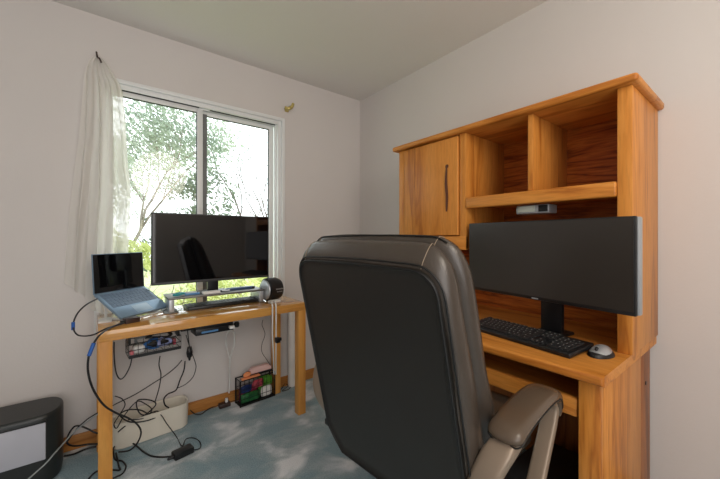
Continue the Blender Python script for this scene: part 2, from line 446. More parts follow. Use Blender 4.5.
for j, q in enumerate(rows):
    z, xl, xr = q; row = []
    for i in range(NU+1):
        u = i/NU; zz = max(z, curbottom(u)) if z < .95 else z
        fold = math.sin(u*2*PI*4.5+.9*math.sin(z*2.1))*.6+math.sin(u*2*PI*8+1.3+z)*.22
        amp = .010+.016*min(1, (2.2-z)/.8)
        x = xl+(xr-xl)*u+.004*math.sin(u*40+z*3)
        y = -.034+fold*amp*.8-(.012*math.sin(z*4+u*5))*.5
        row.append(bm.verts.new((x, min(y, -.008), zz)))
    grid.append(row)
for j in range(len(grid)-1):
    for i in range(NU):
        a = grid[j][i].co; b = grid[j+1][i].co; c_ = grid[j+1][i+1].co
        if abs(a.z-b.z) < 1e-6 and abs(grid[j][i+1].co.z-c_.z) < 1e-6: continue
        bm.faces.new((grid[j][i], grid[j][i+1], grid[j+1][i+1], grid[j+1][i]))
loose = [v for v in bm.verts if not v.link_faces]; bmesh.ops.delete(bm, geom=loose, context='VERTS')
bmesh.ops.translate(bm, verts=bm.verts, vec=-cur.location)
obj('panel', bm, M['sheer'], cur, ang=80)
h1 = thing('curtain_hook', 'dark brass hook in the wall holding up the sheer curtain', 'hook', (-1.905, -.0, 2.21))
bm = bmesh.new(); tube(bm, spline([(0, -.002, -.02), (-.004, -.028, -.008), (-.006, -.03, .008)], 5), .0045, 8); tube(bm, spline([(0, -.01, -.02), (.006, -.045, -.03), (.012, -.055, -.045), (.016, -.055, -.058)], 5), .0045, 8)
obj('hook_arm', bm, M['brown'], h1)
bm = bmesh.new(); cyl(bm, (0, 0, -.022), (0, -.006, -.022), .007); obj('mounting_plate', bm, M['brass'], h1)
h2 = thing('curtain_bracket', 'brass curtain rod bracket above the right window corner', 'bracket', (-.735, 0, 2.185))
bm = bmesh.new(); tube(bm, spline([(-.01, -.004, -.005), (0, -.04, -.004), (.012, -.062, .004), (.020, -.07, .03)], 6), [.016-.0003*i for i in range(19)], 10)
tube(bm, spline([(-.03, -.03, .0), (-.01, -.045, -.008), (.012, -.05, -.004)], 6), .010, 8); obj('bracket_arm', bm, M['brass'], h2)
bm = bmesh.new(); box(bm, (-.02, -.006, -.022), (.012, 0, .02), .002); obj('mounting_plate', bm, M['brass'], h2)

# ------------------------------------------------------------------ window desk (light wood, square legs)
ROT = R(1.6)
tb = thing('writing_table', 'light birch table with square legs under the window', 'table', (-1.364, -.264, 0), ROT)
W2, D2, TZ = .540, .212, .737
obj('tabletop', B((-W2, -D2, TZ-.05), (W2, D2, TZ), .002), M['birch_x'], tb)
for sx in (-1, 1):
    for sy in (-1, 1):
        x0, x1 = sorted((sx*W2, sx*(W2-.053))); y0, y1 = sorted((sy*D2, sy*(D2-.053)))
        obj('leg', B((x0, y0, 0), (x1, y1, TZ-.05), .002), M['birch_z'], tb)

# wide monitor on the window table
mo = thing('wide_monitor', 'large glossy black monitor in front of the window', 'monitor', (-1.335, -.235, .827), 0)
obj('bezel', B((-.334, -.015, .072), (.345, .02, .483), .004), M['plastic'], mo)
obj('screen', B((-.328, -.0165, .088), (.339, -.014, .476)), M['gloss'], mo)
obj('back_housing', B((-.22, .018, .16), (.22, .05, .40), .012), M['plastic'], mo)
obj('chin_strip', B((-.334, -.0175, .0725), (.345, -.0145, .087), .001), M['plastic_soft'], mo)
bm = bmesh.new(); box(bm, (-.032, .03, .006), (.032, .05, .2), .004); obj('stand_neck', bm, M['plastic'], mo)
obj('stand_base', B((-.08, .0, .0), (.08, .10, .008), .003), M['plastic'], mo)

ri = thing('monitor_shelf', 'grey metal monitor shelf straddling the black keyboard on the birch table', 'shelf', (-1.312, -.185, TZ), 0)
obj('shelf_board', B((-.28, -.10, .076), (.28, .10, .088), .003), M['brushed'], ri)
for sx in (-1, 1):
    obj('leg', B((sx*.262-.013, -.095, .008), (sx*.262+.013, .085, .078), .002), M['silver'], ri)
    obj('foot', B((sx*.262-.035 if sx < 0 else .245, -.10, 0), (sx*.262+.035 if sx < 0 else .285, .10, .008), .003), M['brushed'], ri)

def legendless_keys(parent, W, D, z, rows, m, kh=.004, tilt=0, gap=.003, key_name='key', marks=True):
    """rows: list of lists of widths in key units (negative = gap)"""
    nr = len(rows); rh = D/nr
    for r_, row in enumerate(rows):
        tot = sum(abs(a) for a in row); u = W/tot; x = -W/2; y = D/2-rh*(r_+.5)
        for a in row:
            w = abs(a)*u
            if a > 0:
                bm = bmesh.new()
                box(bm, (-w/2+gap/2, -rh/2+gap/2, 0), (w/2-gap/2, rh/2-gap/2, kh), .0012, 1)
                if marks:
                    q = min(w*.18, .0034)
                    for (mx_, my_) in ((-.3, .18),):
                        cx_, cy_ = mx_*min(w, rh), my_*rh
                        vs = [bm.verts.new((cx_+dx*q, cy_+dy*q, kh+.0003)) for dx, dy in ((-.6, -.8), (.6, -.8), (.6, .8), (-.6, .8))]
                        f = bm.faces.new(vs); f.material_index = 1
                o = obj(key_name, bm, m, parent, smooth=False); o.location = (x+w/2, y, z)
            x += w

# small keyboard under the shelf
kb = thing('compact_keyboard', 'slim black keyboard tucked under the grey monitor shelf', 'keyboard', (-1.285, -.19, TZ), R(2))
obj('keyboard_base', B((-.205, -.07, 0), (.23, .065, .018), .004), M['plastic'], kb)
bm = bmesh.new()
for r_ in range(5):
    for c in range(19):
        if r_ == 4 and 4 <= c <= 8: continue
        box(bm, (-.2+c*.0222, -.058+(4-r_)*.0235, .018), (-.2+c*.0222+.0185, -.058+(4-r_)*.0235+.02, .022))
box(bm, (-.2+4*.0222, -.058, .018), (-.2+8.8*.0222, -.038, .022)); o = obj('keys', bm, M['plastic_soft'], kb, smooth=False); o['kind'] = 'stuff'

# drum gadget at the shelf's right end
dr = thing('round_speaker', 'round black gadget with a grey disc side at the shelf end', 'speaker', (-.985, -.262, TZ), R(9))
bm = bmesh.new(); lathe(bm, [(.064, -.035), (.076, -.03), (.079, 0), (.077, .04), (.066, .066), (.04, .074)], (0, 0, .079), 40, 'x'); obj('body', bm, M['plastic'], dr)
bm = bmesh.new(); lathe(bm, [(.02, -.046), (.05, -.046), (.062, -.043), (.066, -.036)], (0, 0, .079), 40, 'x'); obj('side_disc', bm, M['silver'], dr)
bm = bmesh.new()
for k in range(6): box(bm, (-.002+k*.010, -.0805, .083), (.005+k*.010, -.078, .091))
for k in range(4): box(bm, (.006+k*.011, -.0805, .066), (.012+k*.011, -.078, .072))
obj('badge', bm, M['silver'], dr)

# things on the shelf
it = thing('folding_ruler', 'long slate blue case lying on the right half of the metal shelf', 'case', (-1.165, -.20, TZ+.088), R(3))
obj('case_body', B((-.085, -.018, 0), (.075, .018, .016), .004), mat('slate_blue', (60,84,120), .4), it)
obj('end_cap', B((.075, -.016, 0), (.095, .016, .015), .003), M['plastic'], it)
o = obj('tissue_pouch', B((-1.41, -.28, TZ+.088), (-1.31, -.24, TZ+.105), .006), M['paper']); tag(o, 'white flat pouch lying on the metal shelf under the monitor', 'pouch')
bm = bmesh.new(); tube(bm, spline([(-1.56, -.24, TZ+.099), (-1.54, -.26, TZ+.1), (-1.515, -.25, TZ+.104), (-1.5, -.225, TZ+.1), (-1.52, -.21, TZ+.1), (-1.545, -.215, TZ+.1)], 5), .007, 8); tag(obj('earphone_case', bm, M['teal']), 'small teal coil lying at the left end of the metal shelf', 'coil')
o = obj('blue_pen', B((-1.50, -.245, TZ+.088), (-1.42, -.232, TZ+.101), .004), M['skyblue']); tag(o, 'sky blue stick beside the teal coil on the metal shelf', 'pen')
bm = bmesh.new(); cyl(bm, (-1.29, -.24, TZ+.096), (-1.245, -.25, TZ+.096), .006); tag(obj('battery_cell', bm, M['silver']), 'tiny silver cylinder between white pouch and slate case on shelf', 'battery')

# laptop with a raised hinge
lp = thing('laptop', 'open blue-silver laptop tilted on a stand at the left table end', 'laptop', (-1.8093, -.3545, .7560), .6697)
tilt = Matrix.Rotation(.5729, 4, 'X')
def lpart(name, bm, m, par=lp, xf=tilt):
    bmesh.ops.transform(bm, matrix=xf, verts=bm.verts); return obj(name, bm, m, par)
deck = lpart('deck', B((0, 0, -.007), (.30, .21, .007), .004), M['laptop'])
bm = bmesh.new(); box(bm, (.10, .012, .0068), (.20, .072, .0078), .001); lpart('touchpad', bm, mat('touchpad_blue', (142,166,186), .3))
for r_ in range(5):
    rw = [13, 13, 12, 11, 7][r_]
    for c in range(rw):
        bm = bmesh.new(); w = .272/rw
        x0 = .014+c*w; ww = w
        if r_ == 4:
            cu = [0, 1.2, 2.3, 3.4, 8.4, 9.5, 10.6, 13]; x0 = .014+cu[c]*.272/13; ww = (cu[c+1]-cu[c])*.272/13
        box(bm, (x0+.0015, .196-(r_+1)*.0225, .007), (x0+ww-.0015, .196-r_*.0225-.003, .009), .0006, 1)
        lpart('key', bm, M['lapkey'])
lid_x = Matrix.Translation(Vector((0, .21*math.cos(.5729), .21*math.sin(.5729)))) @ Matrix.Rotation(-.0662, 4, 'X')
lid = lpart('lid', B((0, 0, 0), (.30, .006, .212), .002), M['laptop'], xf=lid_x)
lpart('display', B((.004, -.0015, .006), (.296, .0, .208)), M['gloss'], xf=lid_x)
bm = bmesh.new(); cyl(bm, (.04, 0, 0), (.26, 0, 0), .006); lpart('hinge', bm, M['plastic'], xf=Matrix.Translation(Vector((0, .21*math.cos(.5729), .21*math.sin(.5729)-.004))))
st = thing('laptop_stand', 'white angled stand propping the blue-silver laptop', 'stand', (-1.8093, -.3545, .737), .6697)
bm = bmesh.new()
for x in (.05, .25):
    box(bm, (x-.012, .02, 0), (x+.012, .17, .006), .002)
    for (a, b) in (((x, .03, .006), (x, .155, .084)), ((x, .16, .004), (x, .16, .086))): sweep(bm, [a, b], .014, .006, (1, 0, 0), 8)
obj('side_rail', bm, M['wht'], st)
obj('foot_plate', B((.03, .0, 0), (.27, .02, .004), .001), M['wht'], st)
ad = thing('usb_adapter', 'small dark brown adapter block in front of the laptop', 'adapter', (-1.765, -.375, TZ), R(20))
obj('adapter_body', B((-.035, -.02, 0), (.03, .02, .026), .003), M['brown'], ad)
obj('connector', B((-.05, -.008, .006), (-.035, .008, .018), .001), M['plastic'], ad)
o = obj('glare_patch', B((-1.90, -.30, TZ), (-1.845, -.20, TZ+.006), .001), M['paper']); tag(o, 'white patch standing for glare on the table corner under the laptop hinge', 'paper')  # thin white slab stands in for window glare on the tabletop
bm = bmesh.new(); box(bm, (-.045, -.022, 0), (.035, .022, .02), .009, 3, rot=Euler((0, 0, .15))); bmesh.ops.translate(bm, verts=bm.verts, vec=(-.985, -.35, TZ)); o = obj('white_charger', bm, M['wht']); tag(o, 'white charger at the table edge in front of the round gadget', 'charger')

# network box screwed under the table, its cables
nb = thing('network_box', 'slim black network box with blue label mounted under the table', 'router', (-1.345, -.36, .616), R(3))
obj('case', B((-.13, -.03, 0), (.08, .08, .036), .003), M['plastic'], nb)
obj('blue_label', B((-.10, -.0315, .010), (-.01, -.0295, .020)), M['skyblue'], nb)
obj('mounting_flange', B((-.13, -.02, .036), (.08, .06, .071), .001), M['plastic_soft'], nb)
obj('white_plug', B((.05, -.055, .012), (.078, -.028, .030), .003), M['wht'], nb)
bm = bmesh.new(); lathe(bm, [(.012, 0), (.016, .006), (.016, .024), (.010, .030)], (.105, -.01, .008), 16); obj('knob', bm, M['plastic'], nb)
bk = thing('wire_basket', 'black wire cable basket hanging under the left of the table', 'basket', (-1.665, -.33, .562), R(4.2))
bm = bmesh.new()
bw, bd, bh = .118, .055, .105
for z in (0, bh*.33, bh*.66): tube(bm, [(-bw, -bd, z), (bw, -bd, z), (bw, bd, z), (-bw, bd, z)], .0022, 6, closed=True)
for i in range(7):
    x = -bw+i*2*bw/6; hh = bh*.66
    tube(bm, [(x, -bd, hh), (x, -bd, 0), (x, bd, 0), (x, bd, hh)], .0014, 5)
for i in range(5):
    y = -bd+i*2*bd/4; tube(bm, [(-bw, y, bh*.66), (-bw, y, 0), (bw, y, 0), (bw, y, bh*.66)], .0014, 5)
obj('mesh_bin', bm, M['wire'], bk)
bm = bmesh.new(); box(bm, (-bw, -bd-.003, -.004), (bw, -bd+.001, .012)); obj('front_rail', bm, M['plastic'], bk)
for sx in (-1, 1):
    obj('hanger', B((sx*(bw-.006)-.006, -.03, bh*.6), (sx*(bw-.006)+.006, .03, .1245), .001), M['plastic'], bk)
def place(name, bm, m, label, cat, base=(-1.665, -.33, .562), rz=R(4.2), group=None, sc=(1, 1, 1)):
    bmesh.ops.scale(bm, verts=bm.verts, vec=sc)
    bmesh.ops.rotate(bm, verts=bm.verts, cent=(0, 0, 0), matrix=Matrix.Rotation(rz, 3, 'Z')); bmesh.ops.translate(bm, verts=bm.verts, vec=base)
    return tag(obj(name, bm, m), label, cat, group)
bm = bmesh.new(); lathe(bm, [(.010, -.022), (.020, -.016), (.022, .0), (.020, .022), (.012, .03)], (-.075, -.018, .028), 20, 'x'); place('white_adapter', bm, M['wht'], 'rounded white adapter in the left of the wire basket', 'adapter')
bm = bmesh.new(); box(bm, (-.11, -.035, .006), (-.094, .0, .026), .004); place('pink_plug', bm, M['pink'], 'pink plug at the left end of the wire basket', 'plug')
bm = bmesh.new(); box(bm, (.082, -.04, .02), (.098, -.012, .052), .004); place('red_plug', bm, M['red'], 'red plug at the right end of the wire basket', 'plug')
def coil(cx, cy, cz, rx, rz_, turns, r, ph=0, flat=.016):
    pts = []
    for k in range(int(turns*14)+1):
        a = 2*PI*k/14+ph; rr = 1+.12*math.sin(k*1.7)
        pts.append((cx+rx*rr*math.cos(a), cy+flat*math.sin(k*.9), cz+rz_*rr*math.sin(a)))
    bm = bmesh.new(); tube(bm, spline(pts, 3), r, 6); return bm
place('ethernet_coil', coil(-.012, -.018, .042, .033, .022, 4, .005), M['blueplastic'], 'bright blue coiled network cable in the wire basket', 'cable')
place('lilac_coil', coil(.045, -.018, .040, .028, .020, 4, .005, 1), M['lilac'], 'pale lilac coiled cable right of the blue coil in basket', 'cable')
place('grey_coil', coil(-.045, .012, .060, .034, .018, 3, .004, 2), M['gry'], 'grey cable coil at the back of the wire basket', 'cable')
place('black_coil', coil(.02, .0, .078, .055, .016, 4, .004, .4, .03), M['blk'], 'black cable bundle heaped on top of the blue coil in basket', 'cable')
place('power_strip', B((-.09, .016, .006), (.105, .048, .036), .004), M['plastic'], 'black power strip lying at the back of the wire basket', 'power strip')
pb = thing('power_adapter', 'black power adapter block fixed under the table between basket and network box', 'adapter', (-1.505, -.28, .632), R(4))
obj('adapter_body', B((-.03, -.03, 0), (.028, .03, .055), .004), M['plastic'], pb)
pg = thing('wall_plug', 'black plug with cord hanging in the air before the wall', 'plug', (-1.452, -.11, .415), 0)
bm = bmesh.new(); cyl(bm, (0, 0, 0), (0, 0, .03), .014, 16, .019); obj('plug_body', bm, M['plastic'], pg)
bm = bmesh.new(); cyl(bm, (0, 0, .034), (0, 0, .064), .018, 16, .012); obj('socket_end', bm, M['plastic'], pg)
bm = bmesh.new(); cyl(bm, (0, 0, .026), (0, 0, .036), .0075, 12); obj('collar', bm, M['blk'], pg); bm = bmesh.new(); cyl(bm, (0, 0, -.022), (0, 0, .004), .005, 10, .010); obj('strain_relief', bm, M['blk'], pg)
bm = bmesh.new(); tube(bm, spline([(-1.452, -.11, .478), (-1.46, -.13, .52), (-1.475, -.19, .58), (-1.49, -.25, .64)], 6), .003, 8); tag(obj('power_cable', bm, M['blk']), 'black cord running from the hanging plug up to the adapter block', 'cable', )
cc = thing('cord_clip', 'small black clip gripping the two hanging white cords', 'clip', (-1.022, -.47, .512), R(4))
obj('clip_body', B((-.014, -.016, 0), (.014, .016, .032), .004), M['plastic'], cc)
obj('clip_tab', B((.012, -.008, .008), (.026, .008, .028), .003), M['plastic'], cc)

# ------------------------------------------------------------------ cables
MM = {'blk': 'blk', 'wht': 'wht', 'gry': 'gry'}
CAB = [
 ('power_cable','black charging cable looping off the table edge beside the laptop','blk',0.0035,[(-1.905,-0.25,0.854),(-1.946,-0.32,0.84),(-1.977,-0.36,0.807),(-1.99,-0.38,0.757),(-1.971,-0.42,0.721),(-1.919,-0.5,0.73),(-1.873,-0.48,0.745),(-1.819,-0.411,0.745),(-1.798,-0.379,0.75)]),
 ('power_cable','long black cable bowing over the front left table leg to the floor','blk',0.0042,[(-1.799,-0.426,0.75),(-1.847,-0.466,0.747),(-1.887,-0.59,0.75),(-1.91,-0.62,0.723),(-1.926,-0.63,0.675),(-1.929,-0.63,0.617),(-1.919,-0.63,0.556),(-1.9,-0.62,0.496),(-1.873,-0.6,0.437),(-1.832,-0.5,0.351),(-1.782,-0.4,0.267),(-1.741,-0.33,0.191),(-1.721,-0.3,0.128),(-1.736,-0.32,0.09),(-1.771,-0.34,0.072),(-1.813,-0.199,0.006)]),
 ('power_cable','black cord tangled in loops on top of the white cable box','blk',0.0035,[(-1.817,-0.2,0.116),(-1.772,-0.17,0.13),(-1.716,-0.16,0.14),(-1.666,-0.14,0.155),(-1.635,-0.13,0.183),(-1.665,-0.13,0.215),(-1.724,-0.14,0.237),(-1.729,-0.15,0.197),(-1.701,-0.16,0.152),(-1.632,-0.15,0.148),(-1.628,-0.16,0.122),(-1.689,-0.18,0.123),(-1.764,-0.2,0.152),(-1.809,-0.2,0.205),(-1.773,-0.19,0.217),(-1.716,-0.17,0.19),(-1.678,-0.17,0.155)]),
 ('power_cable','thin black cord in a tall loop behind the front left table leg','blk',0.0028,[(-1.829,-0.12,0.284),(-1.797,-0.12,0.258),(-1.784,-0.13,0.224),(-1.807,-0.15,0.189),(-1.834,-0.18,0.157),(-1.822,-0.2,0.14),(-1.791,-0.19,0.19),(-1.734,-0.16,0.237),(-1.696,-0.15,0.215),(-1.657,-0.15,0.162),(-1.697,-0.17,0.138),(-1.773,-0.19,0.162)]),
 ('power_cable','black cord arching across the carpet into the power brick','blk',0.0042,[(-1.861,-0.318,0.006),(-1.843,-0.187,0.012),(-1.82,-0.144,0.03),(-1.789,-0.145,0.03),(-1.745,-0.178,0.012),(-1.706,-0.283,0.006),(-1.676,-0.348,0.006),(-1.631,-0.395,0.007),(-1.585,-0.433,0.014)]),
 ('power_cable','thin black cord from the cable box curling to the power brick end','blk',0.0025,[(-1.667,-0.16,0.159),(-1.618,-0.16,0.13),(-1.595,-0.26,0.109),(-1.545,-0.227,0.006),(-1.534,-0.352,0.006),(-1.504,-0.295,0.006),(-1.466,-0.313,0.006),(-1.447,-0.375,0.006),(-1.459,-0.433,0.006),(-1.491,-0.441,0.012)]),
 ('power_cable','black cable making a hairpin beside the dark floor console','blk',0.0042,[(-1.844,-0.24,0.134),(-1.906,-0.2,0.143),(-1.943,-0.18,0.169),(-1.976,-0.16,0.187),(-2.0,-0.15,0.186),(-2.024,-0.14,0.143),(-2.022,-0.16,0.111),(-1.989,-0.2,0.108),(-1.933,-0.24,0.116),(-1.868,-0.069,0.006)]),
 ('power_cable','thick black cable lying from the dark console toward the table leg','blk',0.005,[(-2.043,-0.088,0.02),(-2.004,-0.075,0.008),(-1.955,-0.057,0.006),(-1.904,-0.064,0.006),(-1.842,-0.079,0.006)]),
 ('power_cable','thin black cable rising behind the front left leg from the console','blk',0.003,[(-2.031,-0.15,0.109),(-2.001,-0.12,0.146),(-1.961,-0.12,0.185),(-1.92,-0.13,0.213),(-1.869,-0.14,0.233),(-1.807,-0.13,0.248),(-1.732,-0.12,0.267),(-1.653,-0.11,0.299),(-1.581,-0.11,0.334),(-1.529,-0.12,0.373),(-1.496,-0.12,0.408)]),
 ('grey_cable','pale grey cable trailing across the front of the dark floor console','gry',0.0035,[(-2.154,-0.4,0.106),(-2.12,-0.38,0.126),(-2.083,-0.36,0.148),(-2.059,-0.34,0.169),(-2.034,-0.3,0.181),(-2.001,-0.26,0.202),(-1.957,-0.22,0.218),(-1.902,-0.2,0.242),(-1.843,-0.18,0.246)]),
 ('power_cable','black cable coiled on the carpet at the foot of the table leg','blk',0.004,[(-1.838,-0.115,0.006),(-1.832,-0.256,0.006),(-1.803,-0.298,0.006),(-1.789,-0.356,0.006),(-1.803,-0.408,0.006),(-1.831,-0.42,0.006),(-1.877,-0.426,0.006)]),
 ('power_cable','black cable snaking out of the picture below the table leg','blk',0.004,[(-1.826,-0.211,0.012),(-1.817,-0.334,0.006),(-1.814,-0.373,0.006),(-1.845,-0.348,0.006),(-1.9,-0.314,0.006),(-1.93,-0.343,0.006),(-1.95,-0.4,0.006)]),
 ('power_cable','black cord hanging in a U from the left end of the wire basket','blk',0.003,[(-1.836,-0.3,0.632),(-1.836,-0.3,0.56),(-1.828,-0.3,0.476),(-1.812,-0.3,0.436),(-1.791,-0.3,0.446),(-1.769,-0.3,0.493),(-1.761,-0.3,0.538)]),
 ('power_cable','short black cord dangling straight down from the middle of the wire basket','blk',0.003,[(-1.631,-0.28,0.509),(-1.636,-0.28,0.46),(-1.627,-0.28,0.408),(-1.631,-0.28,0.359),(-1.632,-0.2,0.279),(-1.641,-0.14,0.2)]),
 ('power_cable','black cord dropping from the hanging plug into the cable box','blk',0.004,[(-1.479,-0.12,0.398),(-1.485,-0.12,0.343),(-1.507,-0.12,0.287),(-1.527,-0.11,0.227),(-1.569,-0.1,0.211),(-1.589,-0.09,0.183),(-1.583,-0.09,0.144),(-1.563,-0.1,0.124)]),
 ('power_cable','thin black cord bowing right of the hanging plug','blk',0.0025,[(-1.477,-0.14,0.565),(-1.453,-0.13,0.477),(-1.422,-0.12,0.379),(-1.417,-0.12,0.339),(-1.432,-0.11,0.283),(-1.472,-0.11,0.249),(-1.516,-0.11,0.237)]),
 ('white_cable','white cable hanging from the network box down to the baseboard','wht',0.004,[(-1.254,-0.28,0.594),(-1.211,-0.22,0.548),(-1.19,-0.16,0.463),(-1.194,-0.12,0.393),(-1.199,-0.09,0.317),(-1.187,-0.05,0.191),(-1.188,-0.03,0.08)]),
 ('white_cable','shorter white cable joining the long one below the network box','wht',0.003,[(-1.255,-0.285,0.593),(-1.255,-0.22,0.549),(-1.244,-0.16,0.481),(-1.22,-0.12,0.399),(-1.2,-0.095,0.333)]),
 ('thin_cable','wavy thin black cable hanging by the right rear table leg','blk',0.002,[(-0.974,-0.11,0.574),(-0.977,-0.1,0.536),(-0.947,-0.08,0.461),(-0.962,-0.06,0.385),(-0.962,-0.06,0.326),(-0.924,-0.06,0.259),(-0.885,-0.06,0.19),(-0.877,-0.08,0.149)]),
 ('white_cable','left one of the two white cords hanging from the white charger','wht',0.0035,[(-1.014,-0.334,0.75),(-1.063,-0.486,0.761),(-1.063,-0.49,0.694),(-1.055,-0.47,0.565),(-1.027,-0.42,0.421),(-0.972,-0.3,0.246)]),
 ('white_cable','right one of the two white cords hanging from the white charger','wht',0.0035,[(-0.999,-0.347,0.75),(-1.04,-0.484,0.761),(-1.039,-0.488,0.69),(-1.029,-0.465,0.559),(-1.008,-0.415,0.415),(-0.958,-0.3,0.242)]),
 ('thin_cable','black cord looping on the carpet behind the front right table leg','blk',0.0025,[(-0.864,-0.067,0.006),(-0.807,-0.049,0.006),(-0.758,0.004,0.02),(-0.718,0.036,0.03),(-0.692,0.016,0.03),(-0.702,-0.022,0.006),(-0.759,-0.086,0.006),(-0.815,-0.084,0.006),(-0.766,-0.084,0.03),(-0.773,-0.063,0.04)]),
 ('power_cable','black cord between the cable box and the baseboard clutter','blk',0.003,[(-1.43,-0.008,0.03),(-1.405,-0.033,0.006),(-1.374,-0.058,0.006),(-1.331,-0.028,0.006),(-1.284,0.036,0.006),(-1.235,0.069,0.006),(-1.173,0.096,0.006),(-1.128,0.08,0.006)]),
 ('thin_cable','thin black cable curling behind the left end of the monitor shelf','blk',0.002,[(-1.693,-0.053,0.86),(-1.661,-0.093,0.85),(-1.632,-0.156,0.82),(-1.586,-0.02,0.77),(-1.604,-0.037,0.75),(-1.577,-0.081,0.76),(-1.555,-0.077,0.8),(-1.537,-0.064,0.84),(-1.53,-0.058,0.87)]),
 ('thin_cable','thin black cable lying under the left end of the monitor shelf','blk',0.002,[(-1.579,-0.177,0.752),(-1.607,-0.199,0.742),(-1.551,0.033,0.745),(-1.519,-0.054,0.742),(-1.45,0.083,0.745),(-1.411,0.098,0.745)]),
]
for n_, lab, m_, r_, pts in CAB:
    r_ = r_*1.3 if m_ == 'wht' else r_
    P = spline([(x, min(y, -.008-r_), max(z, r_+.001)) for x, y, z in pts], 7)
    bm = bmesh.new(); tube(bm, P, r_, 8); o = obj(n_, bm, M[m_]); tag(o, lab, 'cable')
    if n_ == 'power_cable' and 'looping off' in lab:
        bm = bmesh.new(); c = Vector(pts[3]); cyl(bm, c+Vector((0, 0, -.018)), c+Vector((0, 0, .018)), .007, 10)
        q = obj('blue_tag', bm, M['bluetag'], o); q.location = -o.location
    if 'long black cable' in lab:
        bm = bmesh.new(); a = Vector(pts[3]); b = Vector(pts[4]); cyl(bm, a, b, .0075, 10)
        q = obj('blue_tag', bm, M['bluetag'], o); q.location = -o.location

# power brick on the carpet
pk = thing('power_brick', 'black power brick lying on the carpet before the cable box', 'power brick', (-1.54, -.43, 0), R(12))
obj('brick_body', B((-.052, -.028, .001), (.046, .028, .034), .006), M['plastic'], pk)
bm = bmesh.new(); cyl(bm, (-.052, 0, .016), (-.078, 0, .015), .010, 12, .006); obj('cord_socket', bm, M['blk'], pk)

# white cable box (open top, rounded end)
wb = thing('cable_box', 'long white open-topped cable box on the carpet under the table', 'box', (-1.655, -.094, 0), R(4))
def rrect(hx, hy, r, n=8):
    out = []
    for (cx, cy, a0) in ((hx-r, hy-r, 0), (-hx+r, hy-r, 90), (-hx+r, -hy+r, 180), (hx-r, -hy+r, 270)):
        for k in range(n+1):
            a = R(a0+90*k/n); out.append((cx+r*math.cos(a), cy+r*math.sin(a)))
    return out
bm = bmesh.new(); loops = []
for (ins, z) in ((.006, 0), (0, .006), (-.004, .143), (-.004, .148), (.002, .148), (.006, .143), (.010, .012)):
    loops.append([bm.verts.new((x, y, z)) for x, y in rrect(.192-ins, .072-ins, .055-ins*.5)])
for a, b in zip(loops, loops[1:]):
    for k in range(len(a)): bm.faces.new((a[k], a[(k+1) % len(a)], b[(k+1) % len(a)], b[k]))
bm.faces.new(loops[0]); bm.faces.new(loops[-1])
obj('tub', bm, M['boxwhite'], wb)
o = obj('socket_strip', B((-1.80, -.115, .014), (-1.54, -.07, .055), .006), M['wht']); tag(o, 'white socket strip lying inside the white cable box', 'power strip')

# dark floor console with pale front panel
fc = thing('floor_console', 'charcoal rounded floor console with pale grey front by the left wall', 'console', (-2.34, -.15, 0), 0)
def dshape(hx, y0, y1, ins=0, n=14):
    pts = []
    x = hx-ins; a0, b0 = .10-ins, (y1-y0)/2-ins; cy = (y0+y1)/2
    cx = x-a0
    # superelliptic right end, mirrored left end
    for k in range(n+1):
        t = -PI/2+PI*k/n; pts.append((cx+a0*abs(math.cos(t))**.75, cy+b0*math.copysign(abs(math.sin(t))**.8, math.sin(t))))
    return pts+[(-p[0], p[1]) for p in reversed(pts)]
bm = bmesh.new(); loops = []
for ins, z in ((.02, 0), (.004, .012), (0, .05), (0, .318), (.003, .329), (.010, .335)):
    loops.append([bm.verts.new((x, y, z)) for x, y in dshape(.30, -.135, .11, ins)])
for a, b in zip(loops, loops[1:]):
    for k in range(len(a)): bm.faces.new((a[k], a[(k+1) % len(a)], b[(k+1) % len(a)], b[k]))
bm.faces.new(loops[0]); bm.faces.new(loops[-1]); obj('housing', bm, M['console'], fc)
obj('front_panel', B((-.23, -.139, .130), (.248, -.128, .302), .004), M['panelgrey'], fc)
obj('seam_band', B((-.25, -.1372, .304), (.25, -.128, .308)), M['blk'], fc)

# ------------------------------------------------------------------ crate of wrapped things
cr = thing('wire_crate', 'black wire crate of bright packets on the carpet by the wall', 'crate', (-1.016, -.078, 0), R(4))
bm = bmesh.new(); cw, cd, ch = .128, .042, .178
for z in (.006, .05, .115, ch): tube(bm, [(-cw, -cd, z), (cw, -cd, z), (cw, cd, z), (-cw, cd, z)], .004 if z in (.006, ch) else .0018, 6, closed=True)
for i in range(9):
    x = -cw+i*2*cw/8; tube(bm, [(x, -cd, ch), (x, -cd, .006), (x, cd, .006), (x, cd, ch)], .0014, 5)
for sx in (-1, 1):
    for sy in (-1, 1): cyl(bm, (sx*cw, sy*cd, .002), (sx*cw, sy*cd, ch+.003), .005, 8)
    for k in range(3): cyl(bm, (sx*cw, -cd+cd*.5*(k+1), .006), (sx*cw, -cd+cd*.5*(k+1), ch), .0014, 6)
obj('wire_frame', bm, M['wire'], cr)
obj('solid_floor', B((-cw+.002, -cd+.002, .003), (cw-.002, cd-.002, .009)), M['plastic'], cr)
CB = ((-1.016, -.078, 0), R(4), None, (.86, .66, 1))
